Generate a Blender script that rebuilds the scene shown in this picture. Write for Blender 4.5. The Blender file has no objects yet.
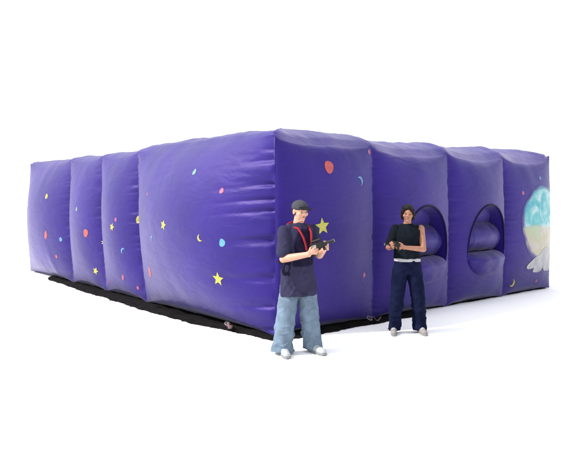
import math, random
# ------------------------------------------------------------------ surface of the inflatable (local frame, metres)
LX, LY = 6.70, 9.2           # front (doorway) side along +x, long side along +y
CAMH = 1.75
ORG = (-0.19, 7.94)
ANG = math.atan2(.642, .767)
FRONT = dict(L=LX, seams=[0, 1.75, 3.49, 5.07, LX], slant=[0, 0, 0, 0, 0], amp=[.21, .26, .26, .19])
SIDE = dict(L=LY, seams=[0, 3.40, 4.95, 6.55, LY], slant=[0, .13, .09, .06, 0], amp=[.50, .25, .24, .34])
BACK = dict(L=LX, seams=[0, 1.75, 3.49, 5.07, LX], slant=[0]*5, amp=[.17, .20, .20, .15])
FAR = dict(L=LY, seams=[0, 3.40, 4.95, 6.55, LY], slant=[0]*5, amp=[.25, .15, .15, .22])
def h1(n):
    v = math.sin(n*127.1+11.7)*43758.5453
    return v-math.floor(v)
def n1(x, seed=0):
    i = math.floor(x); f = x-i; f = f*f*(3-2*f)
    return (h1(i+seed*57.3)*(1-f)+h1(i+1+seed*57.3)*f)*2-1
def panel(w, u, z):
    S = [w['seams'][i]+w['slant'][i]*z for i in range(5)]
    for i in range(4):
        if u <= S[i+1] or i == 3:
            s = (u-S[i])/(S[i+1]-S[i]); s = min(1, max(0, s))
            return i, s, S[i], S[i+1]
def ztop(w, u):
    i, s, a, b = panel(w, u, 2.5)
    f = (4*s*(1-s))**.6
    L = w['L']; d = min(u, L-u)
    lo = -.09 if w is FRONT or w is BACK else -.06
    if i == 0: lo *= .35
    return (2.455 if w is FRONT else 2.50)+lo*f+.035*math.exp(-d/.6)+.012*n1(u*3.1, 5)*min(1, d/.2)
def zbot(w, u):
    i, s, a, b = panel(w, u, 0)
    return .015+.075*(4*s*(1-s))**.8
def bulge(w, u, v):
    """outward bulge at u along the wall, v in 0..1 up the wall"""
    zb, zt = zbot(w, u), ztop(w, u)
    z = zb+(zt-zb)*v
    i, s, a, b = panel(w, u, z)
    f = (4*s*(1-s))
    fe = f**(.78 if w is SIDE else .62)
    g = (4*v*(1-v)) if v < .5 else 1-((v-.5)/.5)**2.0
    # belly a little low, quick roll-over at the top and bottom edge
    g = max(0, g)**(.55 if v < .5 else .5 if w is FRONT else .85)
    B = w['amp'][i]*fe*g
    side = w is SIDE or w is FAR
    # horizontal puckers that start at the seams and die out
    for (dd, sd) in ((u-a, i*2+1), (b-u, i*2+2)):
        edge = (sd == 1) or (i == 3 and sd == 8)
        reach = (.30 if side and edge else .12 if side else (.16 if edge else .09))
        k = .105 if side and sd == 1 else .006 if edge else .034
        fr = 6.6 if side and edge else 8.5
        q = n1(z*fr+dd*.6, sd+(20 if side else 0))
        q2 = n1(z*fr*2.7-dd*1.3, sd+40)
        r = 1-abs(q)*2.8
        B -= k*math.exp(-dd/reach)*(.75*max(r, 0)+.22*q2)*min(1, dd/.03)*(g**.5)
    # slack creases hanging from the top and bottom edges
    B += .012*n1(u*4.3+1.1*z, 71)*math.exp(-(1-v)*9)*g*2
    B += .014*n1(u*3.7-1.6*z+.8*n1(u*1.7, 8), 73)*math.exp(-v*9)*g*2
    # wide, soft unevenness
    B += .012*n1(u*1.3+z*.4, 77)*n1(z*1.6+.3*u, 78)*fe*g
    return B, z
def wallpos(w, u, v):
    B, z = bulge(w, u, v)
    if w is FRONT: return (u, -B, z)
    if w is SIDE: return (-B, u, z)
    if w is BACK: return (u, LY+B, z)
    return (LX+B, u, z)
def to_world(p):
    c, s = math.cos(ANG), math.sin(ANG)
    return (ORG[0]+c*p[0]-s*p[1], ORG[1]+s*p[0]+c*p[1], p[2])
def wz(w, u, z, off=0.0):
    """point on the wall at height z"""
    v = (z-zbot(w, u))/(ztop(w, u)-zbot(w, u)); v = min(1, max(0, v))
    p = wallpos(w, u, v)
    if off:
        e = .02
        a = wallpos(w, min(u+e, w['L']), v); b = wallpos(w, max(0, u-e), v)
        c = wallpos(w, u, min(1, v+e/2)); d = wallpos(w, u, max(0, v-e/2))
        t1 = [a[k]-b[k] for k in range(3)]; t2 = [c[k]-d[k] for k in range(3)]
        n = [t1[1]*t2[2]-t1[2]*t2[1], t1[2]*t2[0]-t1[0]*t2[2], t1[0]*t2[1]-t1[1]*t2[0]]
        l = math.sqrt(sum(x*x for x in n)) or 1
        sg = 1 if w is FRONT else -1
        p = tuple(p[k]+sg*off*n[k]/l for k in range(3))
    return p
#SURFACE_END
import bpy, bmesh
from mathutils import Vector, Matrix, Euler, noise
C = bpy.context.scene.collection
R = math.radians
random.seed(4)

# ------------------------------------------------------------------ materials
def mat(name, col, rough=.6, spec=.3, var=.0, vscale=6, bump=0, bscale=40, bdist=.004, coat=0, metal=0, sheen=0):
    m = bpy.data.materials.new(name); m.use_nodes = True
    nt = m.node_tree; b = nt.nodes['Principled BSDF']
    b.inputs['Roughness'].default_value = rough
    b.inputs['Specular IOR Level'].default_value = spec
    b.inputs['Coat Weight'].default_value = coat
    b.inputs['Metallic'].default_value = metal
    b.inputs['Sheen Weight'].default_value = sheen
    tc = nt.nodes.new('ShaderNodeTexCoord')
    if var:
        n = nt.nodes.new('ShaderNodeTexNoise'); n.inputs['Scale'].default_value = vscale
        n.inputs['Detail'].default_value = 5
        nt.links.new(tc.outputs['Object'], n.inputs['Vector'])
        r = nt.nodes.new('ShaderNodeValToRGB')
        r.color_ramp.elements[0].position = .3; r.color_ramp.elements[1].position = .7
        r.color_ramp.elements[0].color = tuple(max(0, c*(1-var)) for c in col)+(1,)
        r.color_ramp.elements[1].color = tuple(min(1, c*(1+var)) for c in col)+(1,)
        nt.links.new(n.outputs['Fac'], r.inputs['Fac']); nt.links.new(r.outputs['Color'], b.inputs['Base Color'])
    else:
        b.inputs['Base Color'].default_value = tuple(col)+(1,)
    if bump:
        n = nt.nodes.new('ShaderNodeTexNoise'); n.inputs['Scale'].default_value = bscale
        n.inputs['Detail'].default_value = 4
        nt.links.new(tc.outputs['Object'], n.inputs['Vector'])
        bp = nt.nodes.new('ShaderNodeBump'); bp.inputs['Strength'].default_value = bump
        bp.inputs['Distance'].default_value = bdist
        nt.links.new(n.outputs['Fac'], bp.inputs['Height']); nt.links.new(bp.outputs['Normal'], b.inputs['Normal'])
    return m
def vinyl_mat():
    m = bpy.data.materials.new('purple_vinyl'); m.use_nodes = True
    nt = m.node_tree; b = nt.nodes['Principled BSDF']; L = nt.links.new
    tc = nt.nodes.new('ShaderNodeTexCoord')
    n = nt.nodes.new('ShaderNodeTexNoise'); n.inputs['Scale'].default_value = 1.3; n.inputs['Detail'].default_value = 6
    L(tc.outputs['Object'], n.inputs['Vector'])
    r = nt.nodes.new('ShaderNodeValToRGB')
    r.color_ramp.elements[0].position = .3; r.color_ramp.elements[1].position = .72
    r.color_ramp.elements[0].color = VIN0+(1,); r.color_ramp.elements[1].color = VIN1+(1,)
    L(n.outputs['Fac'], r.inputs['Fac']); L(r.outputs['Color'], b.inputs['Base Color'])
    n2 = nt.nodes.new('ShaderNodeTexNoise'); n2.inputs['Scale'].default_value = 3.0; n2.inputs['Detail'].default_value = 5
    L(tc.outputs['Object'], n2.inputs['Vector'])
    mr = nt.nodes.new('ShaderNodeMapRange'); mr.inputs['To Min'].default_value = .46; mr.inputs['To Max'].default_value = .60
    L(n2.outputs['Fac'], mr.inputs['Value']); L(mr.outputs['Result'], b.inputs['Roughness'])
    b.inputs['Specular IOR Level'].default_value = VSPEC
    b.inputs['Specular Tint'].default_value = (.62, .45, 1, 1)
    b.inputs['Sheen Weight'].default_value = .18; b.inputs['Sheen Roughness'].default_value = .45
    b.inputs['Sheen Tint'].default_value = (.80, .78, .85, 1)
    # slack cloth: soft creases, and the fine weave of the coated fabric
    mp = nt.nodes.new('ShaderNodeMapping'); mp.inputs['Scale'].default_value = (1.0, 1.0, 2.4)
    mp.inputs['Rotation'].default_value = (.5, .5, 0)
    L(tc.outputs['Object'], mp.inputs['Vector'])
    n3 = nt.nodes.new('ShaderNodeTexNoise'); n3.inputs['Scale'].default_value = 3.2; n3.inputs['Detail'].default_value = 4
    n3.inputs['Distortion'].default_value = .6
    L(mp.outputs['Vector'], n3.inputs['Vector'])
    b1 = nt.nodes.new('ShaderNodeBump'); b1.inputs['Strength'].default_value = .32; b1.inputs['Distance'].default_value = .035
    L(n3.outputs['Fac'], b1.inputs['Height'])
    n4 = nt.nodes.new('ShaderNodeTexNoise'); n4.inputs['Scale'].default_value = 55; n4.inputs['Detail'].default_value = 2
    L(tc.outputs['Object'], n4.inputs['Vector'])
    b2 = nt.nodes.new('ShaderNodeBump'); b2.inputs['Strength'].default_value = .2; b2.inputs['Distance'].default_value = .004
    L(n4.outputs['Fac'], b2.inputs['Height']); L(b1.outputs['Normal'], b2.inputs['Normal'])
    L(b2.outputs['Normal'], b.inputs['Normal'])
    return m
def planet_mat():
    m = bpy.data.materials.new('printed_planet'); m.use_nodes = True
    nt = m.node_tree; b = nt.nodes['Principled BSDF']; L = nt.links.new
    b.inputs['Roughness'].default_value = .45; b.inputs['Specular IOR Level'].default_value = VSPEC
    tc = nt.nodes.new('ShaderNodeTexCoord'); sp = nt.nodes.new('ShaderNodeSeparateXYZ'); L(tc.outputs['Object'], sp.inputs['Vector'])
    n = nt.nodes.new('ShaderNodeTexNoise'); n.inputs['Scale'].default_value = 4.5; n.inputs['Detail'].default_value = 5; n.inputs['Distortion'].default_value = .5
    L(tc.outputs['Object'], n.inputs['Vector'])
    r1 = nt.nodes.new('ShaderNodeValToRGB'); cr = r1.color_ramp
    cr.elements[0].position = .36; cr.elements[0].color = (.020, .15, .22, 1)
    cr.elements[1].position = .62; cr.elements[1].color = (.22, .31, .33, 1)
    e = cr.elements.new(.5); e.color = (.05, .24, .26, 1)
    L(n.outputs['Fac'], r1.inputs['Fac'])
    r2 = nt.nodes.new('ShaderNodeValToRGB'); cr = r2.color_ramp
    cr.elements[0].position = .36; cr.elements[0].color = (.19, .25, .17, 1)
    cr.elements[1].position = .64; cr.elements[1].color = (.26, .24, .23, 1)
    e = cr.elements.new(.5); e.color = (.23, .21, .15, 1)
    L(n.outputs['Fac'], r2.inputs['Fac'])
    ad = nt.nodes.new('ShaderNodeMath'); ad.operation = 'MULTIPLY_ADD'; ad.inputs[1].default_value = .22
    L(n.outputs['Fac'], ad.inputs[0]); L(sp.outputs['Z'], ad.inputs[2])
    mr = nt.nodes.new('ShaderNodeMapRange'); mr.inputs['From Min'].default_value = 1.29; mr.inputs['From Max'].default_value = 1.37
    L(ad.outputs[0], mr.inputs['Value'])
    mx = nt.nodes.new('ShaderNodeMix'); mx.data_type = 'RGBA'
    L(mr.outputs['Result'], mx.inputs['Factor']); L(r2.outputs['Color'], mx.inputs['A']); L(r1.outputs['Color'], mx.inputs['B'])
    # the print fades out into the purple at its rim
    vm = nt.nodes.new('ShaderNodeMapping'); vm.vector_type = 'POINT'
    vm.inputs['Location'].default_value = (-6.25/.80, 0, -1.26/.72); vm.inputs['Scale'].default_value = (1/.80, 0, 1/.72)
    L(tc.outputs['Object'], vm.inputs['Vector'])
    ln = nt.nodes.new('ShaderNodeVectorMath'); ln.operation = 'LENGTH'; L(vm.outputs['Vector'], ln.inputs[0])
    a2 = nt.nodes.new('ShaderNodeMath'); a2.operation = 'MULTIPLY_ADD'; a2.inputs[1].default_value = .25; L(n.outputs['Fac'], a2.inputs[0]); L(ln.outputs['Value'], a2.inputs[2])
    m2 = nt.nodes.new('ShaderNodeMapRange'); m2.inputs['From Min'].default_value = 1.00; m2.inputs['From Max'].default_value = 1.10; L(a2.outputs[0], m2.inputs['Value'])
    m3 = nt.nodes.new('ShaderNodeMix'); m3.data_type = 'RGBA'
    L(m2.outputs['Result'], m3.inputs['Factor']); L(mx.outputs['Result'], m3.inputs['A']); m3.inputs['B'].default_value = VIN1+(1,)
    L(m3.outputs['Result'], b.inputs['Base Color'])
    return m
VSPEC = .34
VIN0 = (.003, .001, .076); VIN1 = (.009, .0025, .105)
M = dict(
    vinyl=vinyl_mat(), planet=planet_mat(),
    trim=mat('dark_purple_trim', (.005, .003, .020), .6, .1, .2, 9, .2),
    yellow=mat('print_yellow', (.27, .26, .04), .5, VSPEC, .15, 20),
    red=mat('print_red', (.26, .045, .045), .5, VSPEC, .15, 20),
    pink=mat('print_pink', (.20, .05, .11), .5, VSPEC, .15, 20),
    cyan=mat('print_cyan', (.05, .17, .27), .5, VSPEC, .15, 20),
    pale=mat('print_pale', (.22, .22, .24), .5, VSPEC, .2, 7),
    green=mat('print_green', (.08, .17, .15), .5, VSPEC, .15, 20),
    edge_strip=mat('black_strip', (.006, .0055, .006), .85, .04, .4, 7, .6, 14, .03),
    strap=mat('webbing', (.12, .07, .08), .7, .2, .2, 30, .3),
    ground=mat('white_ground', (.92, .92, .92), 1.0, 0.0, .003, 3, .1, 60, .001),
    skin=mat('skin', (.36, .20, .145), .5, .2, .10, 14, .15, 120, .001),
    skin2=mat('skin_tan', (.22, .105, .07), .5, .15, .10, 14, .15, 120, .001),
    lips=mat('lips', (.17, .045, .04), .5, .3, .1, 60),
    eye=mat('dark_eye', (.015, .012, .01), .3, .4, .1, 50),
    hair=mat('dark_hair', (.005, .0035, .003), .6, .12, .4, 60, .8, 90, .006),
    cap=mat('cap_cloth', (.030, .030, .040), .8, .15, .15, 40, .3, 150, .001),
    capbrim=mat('cap_brim', (.007, .007, .010), .8, .08, .15, 40, .3, 150, .001),
    tee=mat('grey_blue_tee', (.021, .020, .044), .95, .05, .10, 9, .3, 30, .006),
    vest=mat('black_vest', (.007, .006, .018), .9, .05, .25, 20, .3, 40, .004),
    redstrap=mat('red_strap', (.22, .012, .02), .7, .1, .12, 40, .2, 90, .001),
    jeans=mat('light_denim', (.090, .125, .170), .95, .05, .22, 8, .5, 60, .004),
    jeans2=mat('dark_denim', (.0035, .005, .018), .95, .04, .35, 7, .5, 60, .004),
    top=mat('black_top', (.0035, .005, .008), .9, .05, .25, 20, .3, 40, .004),
    white=mat('white_cloth', (.24, .24, .26), .8, .2, .06, 30, .3, 60, .002),
    shoe=mat('white_shoe', (.26, .29, .31), .55, .3, .10, 30, .2, 70, .002),
    shoe2=mat('grey_brown_shoe', (.16, .15, .15), .7, .15, .2, 30, .2, 70, .002),
    sole=mat('shoe_sole', (.14, .14, .15), .8, .2, .2, 40),
    plastic=mat('black_plastic', (.006, .006, .006), .45, .15, .2, 40, .1, 90, .001),
    silver=mat('grey_plastic', (.15, .155, .16), .4, .3, .1, 60),
    lace=mat('lace', (.35, .36, .38), .8, .1, .05, 40),
)
# ------------------------------------------------------------------ object helpers
def link(name, me, parent=None, mats=()):
    o = bpy.data.objects.new(name, me); C.objects.link(o)
    if parent is not None: o.parent = parent
    for m in mats: me.materials.append(m)
    return o
def mesh_from(name, verts, faces, parent, mats, midx=None, smooth=True, merge=0):
    me = bpy.data.meshes.new(name); me.from_pydata(verts, [], faces)
    o = link(name, me, parent, mats)
    if midx: me.polygons.foreach_set('material_index', midx)
    if smooth: me.polygons.foreach_set('use_smooth', [True]*len(me.polygons))
    me.update()
    if merge:
        bm = bmesh.new(); bm.from_mesh(me); bmesh.ops.remove_doubles(bm, verts=bm.verts, dist=merge); bm.to_mesh(me); bm.free()
    return o
def tag(o, label, cat, group=None):
    o['label'] = label; o['category'] = cat
    if group: o['group'] = group
    return o
def thing(name, loc, label, cat, rotz=0, group=None):
    o = bpy.data.objects.new(name, None); C.objects.link(o); o.location = loc; o.rotation_euler = (0, 0, rotz)
    o.empty_display_size = .2
    return tag(o, label, cat, group)
def tube(name, pts, r, parent, m, closed=False, seg=8):
    n = len(pts); P = [Vector(p) for p in pts]; V = []; F = []
    up = Vector((0, 0, 1)); prev = None
    for i in range(n):
        t = (P[(i+1) % n]-P[i-1]) if closed else (P[min(i+1, n-1)]-P[max(i-1, 0)])
        t.normalize()
        if prev is None:
            a = t.orthogonal().normalized()
        else:
            a = (prev-t*prev.dot(t)).normalized()
        prev = a; b = t.cross(a)
        rr = r(i/(n-1)) if callable(r) else r
        for k in range(seg):
            q = 2*math.pi*k/seg
            V.append(tuple(P[i]+a*math.cos(q)*rr+b*math.sin(q)*rr))
    for i in range(n if closed else n-1):
        j = (i+1) % n
        for k in range(seg):
            F.append((i*seg+k, i*seg+(k+1) % seg, j*seg+(k+1) % seg, j*seg+k))
    if not closed:
        F.append(tuple(range(seg))[::-1]); F.append(tuple((n-1)*seg+k for k in range(seg)))
    return mesh_from(name, V, F, parent, [m])

# ------------------------------------------------------------------ the inflatable
root = thing('inflatable_maze', (ORG[0], ORG[1], 0), 'huge purple vinyl inflatable maze with printed stars and two arched doorways', 'inflatable', ANG)
# arched doorways on the front side
def arch(c):
    """closed outline (u,z), egg shaped: narrow round head, full round foot"""
    pts = []
    for k in range(96):
        a = 2*math.pi*k/96
        x, y = math.cos(a), math.sin(a)
        zc = .90
        if y >= 0: w_, h_ = .565, .72; ex = 1.0
        else: w_, h_ = .565, .43; ex = .80
        px = w_*math.copysign(abs(x)**ex, x); py = h_*math.copysign(abs(y)**ex, y)
        pts.append((c+px, zc+py))
    return pts
def inside(c, u, z, g=0):
    y = z-.90; w_ = .565+g
    h_ = (.72 if y >= 0 else .43)+g; ex = 2.0 if y >= 0 else 2/.8
    return abs((u-c)/w_)**ex+abs(y/h_)**ex < 1
DOORS = (2.72, 4.36)
V = []; F = []; MI = []
def add_wall(w, nu, nv, holes=False, flip=False):
    base = len(V)
    for j in range(nv+1):
        v = j/nv; v = .5-.5*math.cos(math.pi*v)*1 if False else v
        for i in range(nu+1):
            V.append(wallpos(w, w['L']*i/nu, v))
    for j in range(nv):
        for i in range(nu):
            if holes:
                u = w['L']*(i+.5)/nu; zb, zt = zbot(w, u), ztop(w, u); z = zb+(zt-zb)*(j+.5)/nv
                if any(inside(c, u, z) for c in DOORS): continue
            a = base+j*(nu+1)+i; q = (a, a+1, a+nu+2, a+nu+1)
            F.append(q[::-1] if flip else q)
    # roll the foot of the wall inwards and down on to the ground
    b2 = len(V)
    for i in range(nu+1):
        u = w['L']*i/nu; p = wallpos(w, u, 0)
        ins = .12
        if w is FRONT: q = (min(max(u, ins), LX-ins), ins, .006)
        elif w is SIDE: q = (ins, min(max(u, ins), LY-ins), .006)
        elif w is BACK: q = (min(max(u, ins), LX-ins), LY-ins, .006)
        else: q = (LX-ins, min(max(u, ins), LY-ins), .006)
        V.append(q)
    for i in range(nu):
        q = (b2+i, b2+i+1, base+i+1, base+i)
        F.append(q[::-1] if flip else q)
add_wall(FRONT, 400, 150, holes=True)
add_wall(SIDE, 420, 120, flip=True)
add_wall(BACK, 90, 40, flip=True)
add_wall(FAR, 120, 40)
# top cap
def topz(x, y):
    ds = [(y, ztop(FRONT, x)), (x, ztop(SIDE, y)), (LY-y, ztop(BACK, x)), (LX-x, ztop(FAR, y))]
    d = min(max(0, q[0]) for q in ds)
    if d < 1e-6:
        for q in ds:
            if q[0] < 1e-6: return q[1]
    wsum = sum(1/q[0]**2 for q in ds); b = sum(q[1]/q[0]**2 for q in ds)/wsum
    # tubes that run across at the seams, dimpled between
    def pf(w, u):
        i, s, a, c = panel(w, u, 2.5); return (4*s*(1-s))**.5
    px, py = pf(FRONT, x), pf(SIDE, y)
    wy = min(1, min(y, LY-y)/1.0); wx = min(1, min(x, LX-x)/1.0)
    pu = (1-(1-px)*.10*(1-wy*.5))*(1-(1-py)*.30*(1-wx*.5))
    k = (.235 if y < x else .20)*min(1, d/.45)**.45*(1-.30*min(1, max(y-3.3, 0)/1.2)*(1 if x < y else 0))
    return b+k*pu+.02*noise.noise(Vector((x*1.8, y*1.8, 3)))*min(1, d/.2)+.012*noise.noise(Vector((x*7, y*7, 9)))*min(1, d/.1)
NXt, NYt = 100, 140
base = len(V)
def warp(t): return .5-.5*math.cos(math.pi*t)*(1) if False else t
for j in range(NYt+1):
    for i in range(NXt+1):
        x, y = LX*i/NXt, LY*j/NYt
        V.append((x, y, topz(x, y)))
for j in range(NYt):
    for i in range(NXt):
        a = base+j*(NXt+1)+i; F.append((a, a+1, a+NXt+2, a+NXt+1))
MI = [0]*len(F)
# printed decoration, part of the same skin, laid on the surface
MATL = [M['vinyl'], M['yellow'], M['red'], M['pink'], M['cyan'], M['pale'], M['green'], M['planet']]
MIX = dict(yellow=1, red=2, pink=3, cyan=4, pale=5, green=6, planet=7)
def decal(w, c, outline, col, rings, off=.0035, clip=None):
    b0 = len(V); n = len(outline)
    V.append(wz(w, c[0], c[1], off))
    for r in range(1, rings+1):
        for (du, dz) in outline:
            u, z = c[0]+du*r/rings, c[1]+dz*r/rings
            if clip: u = min(u, clip)
            V.append(wz(w, min(max(u, .01), w['L']-.01), z, off))
    fl = (w is SIDE)
    for k in range(n):
        k2 = (k+1) % n
        f = (b0, b0+1+k, b0+1+k2); F.append(f[::-1] if fl else f); MI.append(MIX[col])
        for r in range(1, rings):
            a = b0+1+(r-1)*n; d = a+n
            f = (a+k, d+k, d+k2, a+k2); F.append(f[::-1] if fl else f); MI.append(MIX[col])
def star(r, rot=.0, n=5, inner=.45):
    o = []
    for k in range(2*n):
        a = math.pi/2+rot+math.pi*k/n; q = r if k % 2 == 0 else r*inner
        o.append((q*math.cos(a), q*math.sin(a)))
    out = []
    for k in range(2*n):
        a, b = o[k], o[(k+1) % (2*n)]
        out += [a, ((a[0]+b[0])/2, (a[1]+b[1])/2)]
    return out
def disc(r, r2=None, n=20, wob=.06, rot=0):
    r2 = r2 or r; o = []
    for k in range(n):
        a = 2*math.pi*k/n; q = 1+wob*math.sin(3*a+r*90)
        x, y = r*q*math.cos(a), r2*q*math.sin(a)
        o.append((x*math.cos(rot)-y*math.sin(rot), x*math.sin(rot)+y*math.cos(rot)))
    return o
def crescent(w, c, r, col, rot=0, off=.0035):
    n = 12; b0 = len(V)
    for k in range(n+1):
        a = -1.9+3.8*k/n
        for q in (0, 1):
            if q == 0: x, y = r*math.cos(a), r*math.sin(a)
            else: x, y = r*math.cos(a)-r*.62*math.cos(a/3.8*math.pi), r*math.sin(a)*.86
            X, Y = x*math.cos(rot)-y*math.sin(rot), x*math.sin(rot)+y*math.cos(rot)
            V.append(wz(w, c[0]+X, c[1]+Y, off))
    for k in range(n):
        a = b0+2*k; f = (a, a+1, a+3, a+2)
        F.append(f if w is SIDE else f[::-1]); MI.append(MIX[col])
#DECALS
DEC = [
    ('s', 'disc', 7.392, 1.763, 0.046, 'yellow', 0),
    ('s', 'oval', 7.348, 0.955, 0.069, 'red', 0.2),
    ('s', 'disc', 6.865, 0.881, 0.039, 'cyan', 0),
    ('s', 'disc', 7.044, 0.52, 0.033, 'red', 0),
    ('s', 'disc', 5.811, 1.52, 0.036, 'green', 0),
    ('s', 'disc', 5.455, 1.075, 0.066, 'red', 0),
    ('s', 'star', 4.19, 1.235, 0.074, 'yellow', 0.3),
    ('s', 'disc', 4.082, 1.364, 0.031, 'pink', 0),
    ('s', 'star', 5.053, 0.92, 0.048, 'yellow', 0),
    ('s', 'star', 5.236, 0.375, 0.078, 'yellow', 0.4),
    ('s', 'oval', 3.969, 0.379, 0.044, 'pink', 0.5),
    ('s', 'moon', 3.887, 0.839, 0.051, 'cyan', 0.6),
    ('s', 'disc', 4.682, 0.225, 0.029, 'pink', 0),
    ('s', 'disc', 3.601, 0.233, 0.03, 'pink', 0),
    ('s', 'oval', 2.685, 0.601, 0.07, 'red', 0.35),
    ('s', 'moon', 2.344, 1.136, 0.044, 'cyan', 0.5),
    ('s', 'oval', 3.614, 1.372, 0.05, 'yellow', 0),
    ('s', 'disc', 2.717, 1.796, 0.025, 'pink', 0),
    ('s', 'star', 1.931, 1.352, 0.08, 'yellow', 0.25),
    ('s', 'disc', 0.752, 1.831, 0.034, 'pink', 0),
    ('s', 'disc', 1.422, 2.095, 0.036, 'green', 0),
    ('s', 'moon', 1.056, 1.209, 0.048, 'yellow', -0.5),
    ('s', 'disc', 0.675, 1.16, 0.046, 'cyan', 0),
    ('s', 'star', 0.792, 0.681, 0.094, 'yellow', 0.1),
    ('f', 'disc', 0.782, 2.14, 0.073, 'red', 0),
    ('f', 'moon', 1.366, 1.968, 0.063, 'cyan', 0.6),
    ('f', 'star', 0.617, 1.373, 0.115, 'yellow', 0.1),
    ('f', 'disc', 1.67, 2.382, 0.031, 'pink', 0),
    ('f', 'disc', 1.459, 0.68, 0.03, 'pink', 0),
    ('f', 'moon', 5.289, 0.233, 0.067, 'yellow', -0.6),
    ('f', 'disc', 5.522, 1.821, 0.032, 'pink', 0),
    ('f', 'disc', 6.146, 2.1, 0.028, 'cyan', 0),
    ('f', 'disc', 6.09, 0.202, 0.028, 'pink', 0),
]
for (wn, kind, u, z, r, col, rot) in DEC:
    w = SIDE if wn == 's' else FRONT
    if kind == 'star': decal(w, (u, z), star(r, rot), col, 4)
    elif kind == 'disc': decal(w, (u, z), disc(r, r*1.15, rot=rot), col, 3)
    elif kind == 'oval': decal(w, (u, z), disc(r*.7, r*1.3, rot=rot), col, 3)
    elif kind == 'moon': crescent(w, (u, z), r, col, rot)
# planet with cloud band and pale rays at its foot, cut by the end of the side
decal(FRONT, (6.25, 1.26), [(.80*math.cos(a)*(1+.02*math.sin(5*a)), .72*math.sin(a)*(1+.02*math.sin(7*a))) for a in [2*math.pi*k/48 for k in range(48)]], 'planet', 24, .003, LX-.03)
for (u, z, a, b, rot) in ((5.92, .56, .26, .10, .25), (6.28, .62, .32, .18, .2), (6.08, .46, .20, .08, .3), (6.45, .48, .19, .12, .2)):
    decal(FRONT, (u, z), disc(a, b, 24, .12, rot), 'pale', 7, .006+.002*u % .002, LX-.03)
body = mesh_from('air_chamber', V, F, root, MATL, MI, merge=.0008)
# door furniture
for c in DOORS:
    d = thing('doorway', (0, 0, 0), '', '')
    del d['label']; del d['category']
    d.parent = root
    out = arch(c)
    P = [wz(FRONT, u, z, .004) for (u, z) in out]
    up = [p for p in P if p[2] > .74]; i0 = next(i for i in range(len(P)) if P[i-1][2] <= .74 < P[i][2])
    up = [P[(i0+k) % len(P)] for k in range(len(up))]
    tube('rim', up, lambda q: .004+.012*math.sin(math.pi*q)**.5, d, M['trim'], seg=10)
    tube('welt', P, .009, d, M['vinyl'], closed=True, seg=8)
    # sleeve running into the wall
    SV = []; SF = []; n = len(out); K = 8
    for k in range(K+1):
        t = k/K
        for i, (u, z) in enumerate(out):
            s = 1-.05*math.sin(math.pi*t)
            p = P[i]; SV.append((c+(p[0]-c)*s, p[1]*(1-t)+.34*t, .9+(p[2]-.9)*s))
    for k in range(K):
        for i in range(n):
            a, b = k*n+i, k*n+(i+1) % n; SF.append((a, a+n, b+n, b))
    mesh_from('sleeve', SV, SF, d, [M['vinyl']])
    # stacked air tubes that close the opening
    def cushion(name, z0, z1, y0, yp, sag, rx=.60):
        nu, nz = 60, 30; W = []; G = []; ok = {}
        for j in range(nz+1):
            t = j/nz; ph = math.pi*t
            for i in range(nu+1):
                u = c-rx+2*rx*i/nu; e = (u-c)/rx
                z = z0+(z1-z0)*t+sag*(1-e*e)*math.sin(ph)*0-sag*(1-e*e)*(.5+.5*math.cos(ph))*0-sag*(1-e*e)
                prof = math.sin(ph)**.6
                y = y0+(yp-y0)*prof*(1-.25*e*e)+.012*noise.noise(Vector((u*5, z*9, c)))+.02*noise.noise(Vector((u*14, z*4, c+5)))*abs(e)**2
                W.append((u, y, z)); ok[(i, j)] = inside(c, u, z, .025)
        for j in range(nz):
            for i in range(nu):
                if all(ok[q] for q in ((i, j), (i+1, j), (i+1, j+1), (i, j+1))):
                    a = j*(nu+1)+i; G.append((a, a+1, a+nu+2, a+nu+1))
        o = mesh_from(name, W, G, d, [M['vinyl']])
        bm = bmesh.new(); bm.from_mesh(o.data)
        bmesh.ops.delete(bm, geom=[v for v in bm.verts if not v.link_faces], context='VERTS')
        bm.to_mesh(o.data); bm.free()
        return o
    cushion('head_flap', 1.28, 1.95, .16, -.06, .0)
    cushion('middle_flap', .80, 1.36, .20, -.14, .0)
    nu, nz = 70, 44; W = []; G = []; ok = {}
    for j in range(nz+1):
        for i in range(nu+1):
            u = c-.60+1.2*i/nu; z = .44+(.84-.44)*j/nz
            q = abs((u-c)/.585)**(2.5 if z < .9 else 2)+abs((z-.90)/.45)**2.5
            pw = wz(FRONT, u, z, 0)
            roll = max(0, (z-.70)/.14); roll = 1-math.sqrt(max(0, 1-roll*roll))
            W.append((u, pw[1]-.10*max(0, 1-q)**.5+roll*.30+.012*noise.noise(Vector((u*6, z*9, c))), z+.004*noise.noise(Vector((u*9, 3, c))))); ok[(i, j)] = q < 1.0
    for j in range(nz):
        for i in range(nu):
            if all(ok[q] for q in ((i, j), (i+1, j), (i+1, j+1), (i, j+1))):
                a = j*(nu+1)+i; G.append((a, a+1, a+nu+2, a+nu+1))
    o = mesh_from('threshold', W, G, d, [M['vinyl']])
    bm = bmesh.new(); bm.from_mesh(o.data)
    bmesh.ops.delete(bm, geom=[v for v in bm.verts if not v.link_faces], context='VERTS'); bm.to_mesh(o.data); bm.free()
    # dark tube that puts the shade into the slit between flap and threshold
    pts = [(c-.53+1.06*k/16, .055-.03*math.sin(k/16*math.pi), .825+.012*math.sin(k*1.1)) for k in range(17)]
    tube('slit_shade', pts, .020, d, M['trim'])
# seam piping down each joint of the two visible sides
for w, us in ((FRONT, (1,2,3)), (SIDE, (1, 2, 3))):
    for i in us:
        pts = []
        for k in range(40):
            v = .02+.96*k/39; z = 2.5*v
            u = w['seams'][i]+w['slant'][i]*z
            p = wallpos(w, u, v); pts.append(p)
        tube('seam', pts, .006, root, M['vinyl'], seg=6)

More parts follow.
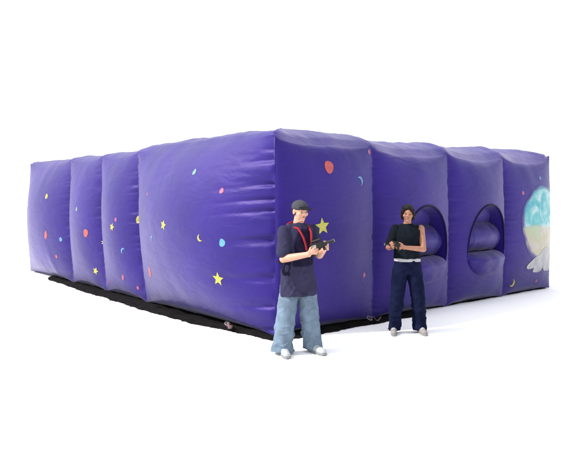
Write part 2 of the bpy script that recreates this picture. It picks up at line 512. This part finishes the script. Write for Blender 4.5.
# ------------------------------------------------------------------ crumpled black strip on the ground along its edges
t = bpy.data.objects
GV = []; GF = []
def strip_edge():
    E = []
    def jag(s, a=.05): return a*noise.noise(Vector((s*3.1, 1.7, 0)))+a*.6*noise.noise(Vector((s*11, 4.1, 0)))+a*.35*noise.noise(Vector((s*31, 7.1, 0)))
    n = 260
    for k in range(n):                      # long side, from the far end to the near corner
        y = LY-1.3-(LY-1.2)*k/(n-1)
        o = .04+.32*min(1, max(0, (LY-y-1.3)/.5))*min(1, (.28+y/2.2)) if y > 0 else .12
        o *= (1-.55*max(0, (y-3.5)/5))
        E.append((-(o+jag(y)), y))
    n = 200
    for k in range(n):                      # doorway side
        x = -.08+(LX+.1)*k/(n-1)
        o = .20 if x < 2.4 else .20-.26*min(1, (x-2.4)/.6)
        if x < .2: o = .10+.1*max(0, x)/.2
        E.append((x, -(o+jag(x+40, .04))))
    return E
E = strip_edge(); n = len(E)
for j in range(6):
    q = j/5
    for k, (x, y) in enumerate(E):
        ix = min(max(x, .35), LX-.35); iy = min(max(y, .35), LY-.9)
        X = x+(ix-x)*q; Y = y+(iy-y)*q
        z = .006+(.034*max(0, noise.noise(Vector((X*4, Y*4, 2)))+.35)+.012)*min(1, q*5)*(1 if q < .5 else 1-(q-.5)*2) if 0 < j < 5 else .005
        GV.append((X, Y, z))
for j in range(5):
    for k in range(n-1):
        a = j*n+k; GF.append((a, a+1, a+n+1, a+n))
tp = mesh_from('ground_strip', GV, GF, None, [M['edge_strip']])
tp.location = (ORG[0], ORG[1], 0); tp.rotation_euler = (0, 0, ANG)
tag(tp, 'crumpled black strip sticking out under the edges of the purple inflatable', 'ground sheet')
# anchor strap lying on the black strip near the corner
def strap(cx, cy, label, ang):
    V2 = []; F2 = []
    N = 14
    for k in range(N):
        t_ = k/(N-1); x = cx+math.cos(ang)*.17*t_; y = cy+math.sin(ang)*.17*t_; z = .075+.03*math.sin(t_*7)
        px, py = -math.sin(ang)*.022, math.cos(ang)*.022
        for s in (-1, 1):
            for h in (0, .005): V2.append((x+s*px, y+s*py, z+h))
    for k in range(N-1):
        a = 4*k
        F2 += [(a+1, a+3, a+7, a+5), (a, a+4, a+6, a+2), (a, a+1, a+5, a+4), (a+2, a+6, a+7, a+3)]
    F2 += [(0, 2, 3, 1), (4*N-4, 4*N-3, 4*N-1, 4*N-2)]
    e = thing('anchor_strap', (ORG[0], ORG[1], 0), label, 'strap', ANG)
    mesh_from('webbing', V2, F2, e, [M['strap']])
    ring = [(cx+.035*math.cos(a), cy+.035*math.sin(a), .085+.02*math.sin(a)) for a in [2*math.pi*k/20 for k in range(20)]]
    tube('metal_ring', ring, .006, e, M['silver'], closed=True)
strap(-.20, .75, 'short reddish anchor strap with ring on the black strip near the front corner', -1.9)
strap(1.52, -.17, 'short anchor strap with ring lying on the black strip behind the standing woman', -.4)

# ------------------------------------------------------------------ people
def smin_blob(name, prims, m, parent, voxel=.006, smooth=3, fold=None):
    """joins capsules, ellipsoids and lofts into one continuous skin"""
    bm = bmesh.new()
    for p in prims:
        if p[0] == 'c':
            _, a, ra, b, rb = p; a = Vector(a); b = Vector(b); ax = b-a; L_ = ax.length
            q = ax.to_track_quat('Z', 'Y').to_matrix()
            seg = 20; rows = []
            prof = []
            for k in range(1, 6): th = -math.pi/2+math.pi/2*k/6; prof.append((ra*math.cos(th), ra*math.sin(th)))
            for k in range(0, 7): prof.append((ra+(rb-ra)*k/6, L_*k/6))
            for k in range(1, 6): th = math.pi/2*k/6; prof.append((rb*math.cos(th), L_+rb*math.sin(th)))
            bot = bm.verts.new(a+q@Vector((0, 0, -ra))); topv = bm.verts.new(a+q@Vector((0, 0, L_+rb)))
            for (r_, z_) in prof:
                rows.append([bm.verts.new(a+q@Vector((r_*math.cos(2*math.pi*k/seg), r_*math.sin(2*math.pi*k/seg), z_))) for k in range(seg)])
            for i in range(len(rows)-1):
                for k in range(seg): bm.faces.new((rows[i][k], rows[i][(k+1) % seg], rows[i+1][(k+1) % seg], rows[i+1][k]))
            for k in range(seg):
                bm.faces.new((bot, rows[0][(k+1) % seg], rows[0][k])); bm.faces.new((topv, rows[-1][k], rows[-1][(k+1) % seg]))
        elif p[0] == 'e':
            _, c_, rad = p[:3]; rot = p[3] if len(p) > 3 else (0, 0, 0)
            mt = Matrix.Translation(c_) @ Euler(rot).to_matrix().to_4x4() @ Matrix.Diagonal((*rad, 1))
            bmesh.ops.create_uvsphere(bm, u_segments=24, v_segments=16, radius=1, matrix=mt)
        elif p[0] == 'l':                    # loft of horizontal ellipses: (x,y,z,rx,ry,rot)
            rows = []; seg = 28
            for (x, y, z, rx, ry, ro) in p[1]:
                row = []
                for k in range(seg):
                    a = 2*math.pi*k/seg; X, Y = rx*math.cos(a), ry*math.sin(a)
                    row.append(bm.verts.new((x+X*math.cos(ro)-Y*math.sin(ro), y+X*math.sin(ro)+Y*math.cos(ro), z)))
                rows.append(row)
            for i in range(len(rows)-1):
                for k in range(seg): bm.faces.new((rows[i][k], rows[i][(k+1) % seg], rows[i+1][(k+1) % seg], rows[i+1][k]))
            bm.faces.new(rows[0][::-1]); bm.faces.new(rows[-1])
    bmesh.ops.recalc_face_normals(bm, faces=bm.faces)
    me = bpy.data.meshes.new(name); bm.to_mesh(me); bm.free()
    tmp = bpy.data.objects.new('tmp', me); C.objects.link(tmp)
    md = tmp.modifiers.new('r', 'REMESH'); md.mode = 'VOXEL'; md.voxel_size = voxel; md.use_smooth_shade = True
    if smooth:
        ms = tmp.modifiers.new('s', 'SMOOTH'); ms.iterations = smooth; ms.factor = .5
    dg = bpy.context.evaluated_depsgraph_get(); dg.update()
    me2 = bpy.data.meshes.new_from_object(tmp.evaluated_get(dg)); me2.name = name
    bpy.data.objects.remove(tmp)
    if fold:
        ns = [v.normal.copy() for v in me2.vertices]
        for v, nn in zip(me2.vertices, ns):
            v.co += nn*fold(v.co)
        me2.update()
    me2.polygons.foreach_set('use_smooth', [True]*len(me2.polygons))
    me2.materials.clear()
    return link(name, me2, parent, [m])
def hand(w, d, nrm, side, curl=1.0, s=1.0):
    """w wrist, d direction of the palm, nrm the way the palm faces, side = towards the thumb"""
    w, d, nrm = Vector(w), Vector(d).normalized(), Vector(nrm)
    nrm = (nrm-d*nrm.dot(d)).normalized(); sd = d.cross(nrm)*side
    P = []
    for k in range(4):
        off = (k-1.5)*.021*s
        P.append(('c', w+sd*off*.55+d*.005, .017*s, w+d*.080*s-sd*off, .0125*s))
    lens = (.040, .045, .042, .033)
    for k in range(4):
        off = (k-1.5)*.021*s
        b0 = w+d*.082*s-sd*off
        a1 = .55*curl+.08*k; a2 = a1+.85*curl; a3 = a2+.5*curl
        L_ = lens[k]*s; p = b0
        for (a, f, r0, r1) in ((a1, 1.0, .0098, .009), (a2, .7, .009, .0083), (a3, .5, .0083, .0072)):
            q = p+(d*math.cos(a)+nrm*math.sin(a))*L_*f
            P.append(('c', p, r0*s, q, r1*s)); p = q
    th0 = w+sd*.018*s+d*.022*s
    th1 = th0+(sd*.75+d*.75+nrm*.45).normalized()*.040*s
    th2 = th1+(sd*.15+d*.8+nrm*.6).normalized()*.032*s
    th3 = th2+(d*.7+nrm*.7-sd*.2).normalized()*.022*s
    P += [('c', th0, .015*s, th1, .0115*s), ('c', th1, .0112*s, th2, .010*s), ('c', th2, .010*s, th3, .008*s)]
    return P
def head_prims(c, yaw, pitch=0, s=1.0):
    """face looks along local -Y before the turn"""
    E_ = Euler((pitch, 0, yaw)).to_matrix(); c = Vector(c)
    def P(x, y, z): return c+E_@Vector((x*s, y*s, z*s))
    rot = (pitch, 0, yaw)
    pr = [('e', P(0, .012, .030), (.074*s, .092*s, .082*s), rot),
          ('e', P(0, -.022, -.025), (.058*s, .066*s, .080*s), rot),
          ('e', P(0, -.050, -.085), (.030*s, .028*s, .026*s), rot),
          ('e', P(0, -.080, .022), (.046*s, .020*s, .016*s), rot),
          ('c', P(0, -.086, .022), .007*s, P(0, -.101, -.018), .0105*s),
          ('e', P(.013, -.094, -.022), (.008*s, .009*s, .007*s), rot), ('e', P(-.013, -.094, -.022), (.008*s, .009*s, .007*s), rot),
          ('e', P(.040, -.062, -.020), (.026*s, .020*s, .026*s), rot), ('e', P(-.040, -.062, -.020), (.026*s, .022*s, .022*s), rot),
          ('e', P(0, -.083, -.052), (.022*s, .010*s, .009*s), rot),
          ('e', P(.076, .008, .0), (.009*s, .020*s, .032*s), rot), ('e', P(-.076, .008, .0), (.009*s, .020*s, .032*s), rot)]
    return pr, P, rot
def solid(name, prims, m, parent): return smin_blob(name, prims, m, parent, .0035, 1)
def face_details(P, rot, s, parent):
    for sx in (-1, 1):
        e = smin_blob('eye', [('e', P(sx*.030, -.078, .004), (.011*s, .0065*s, .005*s), rot)], M['eye'], parent, .002, 1)
        smin_blob('eyebrow', [('c', P(sx*.014, -.097, .026), .0035*s, P(sx*.046, -.084, .028), .003*s)], M['hair'], parent, .002, 1)
    smin_blob('mouth', [('c', P(-.018, -.089, -.052), .0048*s, P(0, -.0935, -.052), .006*s), ('c', P(.018, -.089, -.052), .0048*s, P(0, -.0935, -.052), .006*s)], M['lips'], parent, .002, 1)
def torso_loft(rows, ro): return ('l', [(x, y, z, rx, ry, ro) for (x, y, z, rx, ry) in rows])
def foldfn(a, sx, sz, seed, z_lo=None, z_hi=None):
    def f(co):
        k = 1
        if z_lo is not None: k = .5+.8*max(0, 1-abs(co.z-z_lo)/z_hi)
        return a*k*(noise.noise(Vector((co.x*sx, co.y*sx, co.z*sz+seed)))+.5*noise.noise(Vector((co.x*sx*2.1+co.z*6, co.y*sx*2.1, co.z*sz*2.3+seed))))
    return f
def drape(a, sx, sz, seed, z_lo, span):
    def f(co):
        k = .55+1.0*max(0, 1-abs(co.z-z_lo)/span)
        n_ = noise.noise(Vector((co.x*sx+co.z*1.5, co.y*sx, co.z*sz+seed)))
        m_ = noise.noise(Vector((co.x*sx*1.7-co.z*3, co.y*sx*1.7, co.z*sz*1.9+seed+7)))
        return a*k*((1-min(1, abs(n_)*4))*.9+(1-min(1, abs(m_)*4))*.6-.5+n_*.8)
    return f

# ---- the man with the cap
man = thing('person', (.08, 7.18, 0), 'man in dark cap, red straps and pale baggy jeans holding a black toy blaster', 'person')
yaw = R(38); RO = R(38)                        # facing right and towards the camera
hp, PH, rot = head_prims((.025, -.02, 1.585), R(34), R(4), 1.0)
SH_R, EL_R, WR_R = (-.155, -.125, 1.375), (-.155, -.20, 1.075), (.110, -.325, 1.135)
SH_L, EL_L, WR_L = (.17, .13, 1.375), (.245, .02, 1.10), (.285, -.215, 1.175)
bodyp = hp+[('c', (.0, 0, 1.40), .062, (.018, -.01, 1.52), .056),
    torso_loft([(0, 0, .88, .11, .08), (0, 0, .95, .14, .10), (0, 0, 1.08, .145, .105), (0, 0, 1.22, .165, .115), (0, 0, 1.36, .15, .09), (0, 0, 1.40, .11, .07), (0, 0, 1.43, .06, .05)], RO),
    ('c', SH_R, .050, EL_R, .044), ('c', EL_R, .046, WR_R, .029),
    ('c', SH_L, .050, EL_L, .044), ('c', EL_L, .046, WR_L, .029),
    ('c', (-.085, -.03, .82), .080, (-.115, -.07, .48), .058), ('c', (-.115, -.07, .48), .056, (-.165, -.05, .09), .040),
    ('c', (.085, .03, .82), .080, (.125, -.01, .48), .058), ('c', (.125, -.01, .48), .056, (.165, .07, .09), .040)]
bodyp += hand(WR_R, (.80, -.10, .42), (.1, .9, .2), 1, 1.0)
bodyp += hand(WR_L, (.35, -.55, .35), (-.6, -.3, .2), -1, 1.0)
smin_blob('body', bodyp, M['skin'], man, .0045, 2)
face_details(PH, rot, 1.0, man)
# hair below the cap
smin_blob('hair', [('e', PH(0, .030, .018), (.080, .080, .070), rot)], M['hair'], man, .005, 1)
# cap
cap = smin_blob('cap', [('e', PH(0, .008, .060), (.086, .102, .072), rot), ('e', PH(0, .008, .045), (.087, .103, .030), rot), ('e', PH(0, .008, .132), (.009, .009, .006), rot)], M['cap'], man, .004, 2)
smin_blob('brim', [('e', PH(0, -.112, .046), (.068, .074, .007), (rot[0]+R(14), 0, rot[2])), ('e', PH(0, -.085, .052), (.072, .05, .008), (rot[0]+R(8), 0, rot[2]))], M['capbrim'], cap, .003, 2)
# t-shirt, long and loose
tee = [('c', (-.04, -.03, 1.405), .060, (-.145, -.115, 1.365), .068), ('c', (.04, .03, 1.405), .060, (.155, .12, 1.365), .066), torso_loft([(.005, 0, .655, .225, .165), (.005, 0, .70, .222, .165), (.003, 0, .85, .205, .155), (0, 0, 1.0, .195, .145), (0, 0, 1.15, .195, .145), (0, 0, 1.30, .20, .140), (0, 0, 1.38, .195, .12), (0, 0, 1.43, .14, .095), (0, 0, 1.462, .078, .07)], RO),
       ('c', (SH_R[0], SH_R[1], 1.365), .072, (-.160, -.188, 1.15), .074), ('c', (SH_L[0], SH_L[1], 1.365), .072, (.235, .05, 1.17), .072)]
smin_blob('t_shirt', tee, M['tee'], man, .0055, 3, drape(.013, 5, 3.0, 3, .75, .5))
# vest over the front of the chest and belly
fx, fy = math.sin(RO), -math.cos(RO)
def frontrow(z, rx, ry, o): return (fx*o, fy*o, z, rx, ry)
vest = [torso_loft([frontrow(.98, .150, .120, .035), frontrow(1.0, .160, .132, .045), frontrow(1.15, .158, .130, .045), frontrow(1.28, .160, .125, .040), frontrow(1.37, .135, .10, .035), frontrow(1.405, .10, .075, .03)], RO)]
v = smin_blob('vest', vest, M['vest'], man, .0055, 3, foldfn(.010, 8, 4, 9))
def on_front(a, z, r=.0):
    """point on the front of the vest, a = across (+ towards the image right)"""
    rx, ry, o = .158, .130, .045
    k = math.sqrt(max(0, 1-(a/rx)**2))
    q = -ry*k-r
    return (fx*o+a*math.cos(RO)-q*math.sin(RO)*1, fy*o+a*math.sin(RO)+q*math.cos(RO), z)
def flatstrap(name, pts, r, m, parent): 
    pr = [('c', pts[i], r, pts[i+1], r) for i in range(len(pts)-1)]
    return smin_blob(name, pr, m, parent, .004, 2)
flatstrap('strap', [(-.115, -.02, 1.432), (-.105, -.085, 1.425), on_front(-.085, 1.405, -.045), on_front(-.075, 1.36, -.012), on_front(-.055, 1.30, .006), on_front(-.03, 1.22, .008), on_front(-.02, 1.17, .008)], .0115, M['redstrap'], v)
flatstrap('strap', [(.095, .10, 1.442), (.10, .05, 1.435), on_front(.075, 1.405, -.045), on_front(.070, 1.36, -.012), on_front(.055, 1.30, .006), on_front(.045, 1.22, .008), on_front(.05, 1.17, .008)], .0115, M['redstrap'], v)
flatstrap('collar', [(-.115, -.02, 1.440), (-.075, .045, 1.462), (-.02, .075, 1.470), (.04, .095, 1.462), (.09, .10, 1.445)], .012, M['redstrap'], v)
# pouch and belt at the hip
flatstrap('belt', [(-.215, -.10, 1.035), (-.20, -.165, 1.03), (-.15, -.205, 1.025), (-.08, -.215, 1.02)], .013, M['vest'], man)
pouch = smin_blob('pouch', [('e', (-.135, -.215, .965), (.050, .030, .075), (0, .15, RO)), ('c', (-.17, -.19, 1.03), .014, (-.16, -.21, .93), .018), ('c', (-.16, -.21, .93), .018, (-.10, -.225, .905), .018)], M['vest'], man, .004, 2)
smin_blob('pouch_window', [('e', (-.120, -.243, .975), (.026, .010, .042), (0, .15, RO))], M['tee'], pouch, .003, 1)
flatstrap('hem_trim', [(-.09, -.20, .672), (-.02, -.188, .674), (.05, -.165, .676), (.10, -.128, .676)], .006, M['tee'], man)
# jeans, very baggy
jp = [torso_loft([(0, 0, .76, .15, .11), (0, 0, .83, .172, .13), (0, 0, .98, .165, .125)], RO),
      ('l', [(-.165, -.055, .035, .125, .115, 0), (-.162, -.055, .12, .118, .110, 0), (-.145, -.065, .30, .108, .108, 0), (-.120, -.065, .48, .108, .110, 0), (-.100, -.04, .66, .112, .115, 0), (-.08, -.03, .80, .105, .115, 0), (-.075, -.02, .90, .095, .10, 0)]),
      ('l', [(.168, .065, .035, .118, .115, 0), (.162, .06, .12, .110, .110, 0), (.145, .03, .30, .103, .106, 0), (.128, .0, .48, .104, .108, 0), (.105, .02, .66, .108, .112, 0), (.08, .03, .80, .105, .115, 0), (.075, .02, .90, .095, .10, 0)])]
smin_blob('jeans', jp, M['jeans'], man, .006, 3, drape(.013, 5, 5.0, 21, .10, .5))
def shoe(name, heel, toe, m, parent, s=1.0):
    h, t_ = Vector(heel), Vector(toe); d = (t_-h); a = math.atan2(d.y, d.x)
    mid = (h+t_)/2
    sh = smin_blob(name, [('c', h+Vector((0, 0, .052)), .043*s, h.lerp(t_, .45)+Vector((0, 0, .050)), .043*s),
        ('c', h.lerp(t_, .4)+Vector((0, 0, .046)), .042*s, t_+Vector((0, 0, .038)), .036*s),
        ('c', h+Vector((0, 0, .05)), .04*s, h.lerp(t_, .12)+Vector((0, 0, .10)), .043*s)], m, parent, .004, 2)
    L_ = d.length/2+.048*s
    bm = bmesh.new(); N = 32; rows = []
    for (z, k) in ((.004, .93), (.010, 1.0), (.024, 1.0), (.028, .96)):
        row = []
        for i in range(N):
            q = 2*math.pi*i/N
            x = L_*math.copysign(abs(math.cos(q))**.8, math.cos(q))*k; y = (.044+.006*math.cos(q))*s*math.copysign(abs(math.sin(q))**.8, math.sin(q))*k
            row.append(bm.verts.new((mid.x+x*math.cos(a)-y*math.sin(a), mid.y+x*math.sin(a)+y*math.cos(a), z)))
        rows.append(row)
    for j in range(3):
        for i in range(N): bm.faces.new((rows[j][i], rows[j][(i+1) % N], rows[j+1][(i+1) % N], rows[j+1][i]))
    bm.faces.new(rows[0][::-1]); bm.faces.new(rows[-1])
    me = bpy.data.meshes.new('sole'); bm.to_mesh(me); bm.free(); link('sole', me, sh, [M['sole']])
    for k in range(3):
        p = h.lerp(t_, .42+.13*k); n_ = Vector((-d.y, d.x, 0)).normalized()*.022
        z = .093-.006*k
        tube('shoelace', [tuple(p+n_+Vector((0, 0, z-.010))), tuple(p+Vector((0, 0, z))), tuple(p-n_+Vector((0, 0, z-.010)))], .004, sh, M['lace'], seg=6)
shoe('shoe', (-.165, -.055, 0), (-.120, -.245, 0), M['shoe'], man, 1.12)
shoe('shoe', (.165, .055, 0), (.275, -.105, 0), M['shoe'], man, 1.12)

# ---- toy blaster in his hands
def box_bm(bm, c, size, rot=None, bev=.006):
    r = bmesh.ops.create_cube(bm, size=1)
    vs = r['verts']
    bmesh.ops.scale(bm, verts=vs, vec=size)
    es = list({e for v_ in vs for e in v_.link_edges})
    bv = bmesh.ops.bevel(bm, geom=es, offset=bev, segments=2, affect='EDGES', profile=.6)
    vs = list({v_ for f in bv['faces'] for v_ in f.verts} | {v_ for v_ in vs if v_.is_valid})
    mt = Matrix.Translation(c) @ (rot.to_matrix().to_4x4() if rot else Matrix())
    bmesh.ops.transform(bm, verts=vs, matrix=mt)
def bmobj(name, fn, m, parent):
    bm = bmesh.new(); fn(bm); me = bpy.data.meshes.new(name); bm.to_mesh(me); bm.free()
    return link(name, me, parent, [m])
def cyl(bm, a, b, r, r2=None, seg=18):
    a, b = Vector(a), Vector(b); q = (b-a).to_track_quat('Z', 'Y').to_matrix().to_4x4()
    bmesh.ops.create_cone(bm, cap_ends=True, segments=seg, radius1=r, radius2=r2 or r, depth=(b-a).length, matrix=Matrix.Translation((a+b)/2) @ q)
def blaster(loc, rz, ry, s, label):
    g = thing('toy_blaster', loc, label, 'toy blaster'); g.rotation_euler = (0, ry, rz); g.scale = (s, s, s)
    bmobj('receiver', lambda bm: (box_bm(bm, (0, 0, 0), (.20, .045, .065)), box_bm(bm, (-.04, 0, .036), (.10, .034, .028)), box_bm(bm, (.09, 0, -.012), (.09, .038, .038))), M['plastic'], g)
    b = bmobj('barrel', lambda bm: (cyl(bm, (.10, 0, .008), (.22, 0, .008), .019), cyl(bm, (.215, 0, .008), (.245, 0, .008), .026, .028)), M['plastic'], g)
    bmobj('lens', lambda bm: cyl(bm, (.244, 0, .008), (.249, 0, .008), .020), M['silver'], b)
    bmobj('grip', lambda bm: box_bm(bm, (-.065, 0, -.07), (.042, .034, .10), Euler((0, .28, 0))), M['plastic'], g)
    bmobj('foregrip', lambda bm: box_bm(bm, (.085, 0, -.050), (.036, .032, .065), Euler((0, -.1, 0))), M['plastic'], g)
    sc = bmobj('sight', lambda bm: (cyl(bm, (-.06, 0, .070), (.045, 0, .070), .018), cyl(bm, (.04, 0, .070), (.065, 0, .070), .019, .024), box_bm(bm, (-.01, 0, .052), (.03, .012, .02), None, .003)), M['plastic'], g)
    bmobj('side_panel', lambda bm: box_bm(bm, (-.035, -.0235, .008), (.055, .006, .024), None, .002), M['silver'], g)
    bmobj('trigger_guard', lambda bm: (cyl(bm, (-.04, 0, -.06), (.03, 0, -.06), .004), cyl(bm, (.03, 0, -.06), (.035, 0, -.03), .004)), M['plastic'], g)
    return g
blaster((.08+.205, 7.18-.315, 1.225), R(-16), R(-17), .80, 'black toy blaster with a sight held in both hands of the capped man')

# ---- the woman by the doorway
wom = thing('person', (1.50, 8.23, 0), 'woman with dark hair, black sleeveless top and dark jeans standing by the arched doorway', 'person')
RW = R(-12)
hp, PH, rot = head_prims((.0, -.045, 1.535), R(-10), R(4), .95)
SL, EL, WL = (.175, -.005, 1.345), (.190, -.085, 1.085), (-.075, -.255, 1.120)
SR, ER, WR = (-.165, .015, 1.345), (-.245, -.05, 1.105), (-.225, -.27, 1.130)
bp_ = hp+[('c', (0, 0, 1.36), .050, (0, -.025, 1.47), .046),
    torso_loft([(0, 0, .86, .11, .08), (0, 0, .93, .14, .10), (0, 0, 1.03, .13, .095), (0, 0, 1.12, .128, .095), (0, 0, 1.24, .145, .105), (0, 0, 1.34, .155, .09), (0, 0, 1.385, .10, .07), (0, 0, 1.41, .055, .05)], RW),
    ('c', SL, .047, EL, .038), ('c', EL, .038, WL, .024), ('c', (SR[0], SR[1], 1.33), .040, ER, .038), ('c', ER, .038, WR, .024),
    ('c', (.08, 0, .80), .075, (.135, -.02, .47), .055), ('c', (.135, -.02, .47), .052, (.16, .02, .09), .036),
    ('c', (-.08, 0, .80), .075, (-.13, -.03, .47), .055), ('c', (-.13, -.03, .47), .052, (-.17, -.0, .09), .036)]
bp_ += hand(WL, (-.9, -.25, .05), (.1, .7, .3), -1, .9, .92)
bp_ += hand(WR, (-.45, -.75, .15), (.6, -.1, .3), 1, .7, .92)
smin_blob('body', bp_, M['skin2'], wom, .0045, 2)
face_details(PH, rot, .95, wom)
def hairfold(co): return .006*noise.noise(Vector((co.x*60, co.y*60, co.z*14)))
smin_blob('hair', [('e', PH(0, .026, .042), (.083, .096, .084), rot), ('e', PH(0, -.030, .085), (.062, .056, .032), rot),
    ('c', PH(.074, -.012, .05), .018, PH(.076, .005, -.070), .014), ('c', PH(-.074, -.012, .05), .018, PH(-.076, .005, -.070), .014),
    ('c', PH(.030, -.066, .085), .018, PH(.068, -.052, .03), .012), ('c', PH(-.030, -.066, .085), .018, PH(-.068, -.052, .03), .012),
    ('e', PH(0, .060, -.02), (.078, .055, .085), rot)], M['hair'], wom, .004, 1, hairfold)
smin_blob('top', [torso_loft([(0, 0, .965, .172, .13), (0, 0, 1.04, .160, .125), (0, 0, 1.14, .158, .125), (0, -.004, 1.24, .168, .130), (0, 0, 1.32, .165, .11), (0, 0, 1.375, .125, .085), (0, 0, 1.405, .07, .062)], RW),
    ('c', (.12, -.0, 1.35), .048, (.14, -.01, 1.30), .05), ('c', (-.15, .01, 1.345), .058, (-.225, -.035, 1.17), .058)], M['top'], wom, .005, 3, foldfn(.012, 9, 4, 41))
smin_blob('undershirt_hem', [torso_loft([(0, 0, .925, .171, .126), (0, 0, .97, .168, .124)], RW)], M['white'], wom, .005, 1, foldfn(.004, 9, 4, 4))
jw = [torso_loft([(0, 0, .76, .14, .105), (0, 0, .84, .172, .126), (0, 0, .94, .165, .122)], RW),
      ('l', [(.165, .005, .045, .082, .085, 0), (.160, .0, .14, .082, .085, 0), (.148, -.01, .30, .085, .085, 0), (.135, -.02, .47, .088, .090, 0), (.11, -.01, .66, .098, .105, 0), (.09, 0, .80, .10, .115, 0), (.08, 0, .90, .092, .105, 0)]),
      ('l', [(-.175, -.01, .045, .082, .085, 0), (-.168, -.015, .14, .082, .085, 0), (-.150, -.02, .30, .085, .085, 0), (-.132, -.03, .47, .088, .090, 0), (-.11, -.01, .66, .098, .105, 0), (-.09, 0, .80, .10, .115, 0), (-.08, 0, .90, .092, .105, 0)])]
smin_blob('jeans', jw, M['jeans2'], wom, .005, 3, drape(.011, 6, 5.5, 61, .10, .5))
shoe('shoe', (.165, .01, 0), (.195, -.16, 0), M['shoe2'], wom, .95)
shoe('shoe', (-.175, -.01, 0), (-.20, -.18, 0), M['shoe2'], wom, .95)
blaster((1.50-.205, 8.23-.345, 1.155), R(190), R(-4), .58, 'small dark toy blaster held in the hands of the woman with dark hair')

# ------------------------------------------------------------------ ground, light, camera
me = bpy.data.meshes.new('ground'); bm = bmesh.new(); bmesh.ops.create_grid(bm, x_segments=8, y_segments=8, size=400); bm.to_mesh(me); bm.free()
g = link('ground', me, None, [M['ground']]); g['kind'] = 'structure'

EL_S = R(46); sd = Vector((-.96, -.28, 0)).normalized()
sun = bpy.data.lights.new('sun', 'SUN'); sun.energy = SUN_E = 5.0; sun.angle = R(2); sun.color = (1, .96, .90)
so = bpy.data.objects.new('sun', sun); C.objects.link(so)
dv = Vector((sd.x*math.cos(EL_S), sd.y*math.cos(EL_S), math.sin(EL_S)))
so.rotation_euler = dv.to_track_quat('Z', 'Y').to_euler(); so.location = dv*30
wd = bpy.data.worlds.new('World'); bpy.context.scene.world = wd; wd.use_nodes = True
nt = wd.node_tree; bg = nt.nodes['Background']; outn = nt.nodes['World Output']
sky = nt.nodes.new('ShaderNodeTexSky'); sky.sky_type = 'NISHITA'; sky.sun_disc = False
sky.sun_elevation = EL_S; sky.sun_rotation = math.atan2(sd.x, sd.y); sky.air_density = 1; sky.dust_density = 3
nt.links.new(sky.outputs['Color'], bg.inputs['Color']); bg.inputs['Strength'].default_value = .05
bg2 = nt.nodes.new('ShaderNodeBackground'); bg2.inputs['Color'].default_value = (1, 1, 1, 1); bg2.inputs['Strength'].default_value = .80
ad = nt.nodes.new('ShaderNodeAddShader')
nt.links.new(bg.outputs[0], ad.inputs[0]); nt.links.new(bg2.outputs[0], ad.inputs[1]); nt.links.new(ad.outputs[0], outn.inputs['Surface'])

cam = bpy.data.cameras.new('camera'); co = bpy.data.objects.new('camera', cam); C.objects.link(co)
co.location = (0, 0, CAMH); co.rotation_euler = (R(90), 0, 0)
cam.sensor_fit = 'HORIZONTAL'; cam.sensor_width = 36; cam.lens = 36*640/581
cam.shift_y = -(232.5-197)/581; cam.clip_end = 2000
sc = bpy.context.scene; sc.camera = co
sc.view_settings.view_transform = 'Standard'; sc.view_settings.look = 'None'; sc.view_settings.exposure = .70; sc.view_settings.gamma = 1
sc.render.engine = 'CYCLES'
sc.cycles.max_bounces = 6
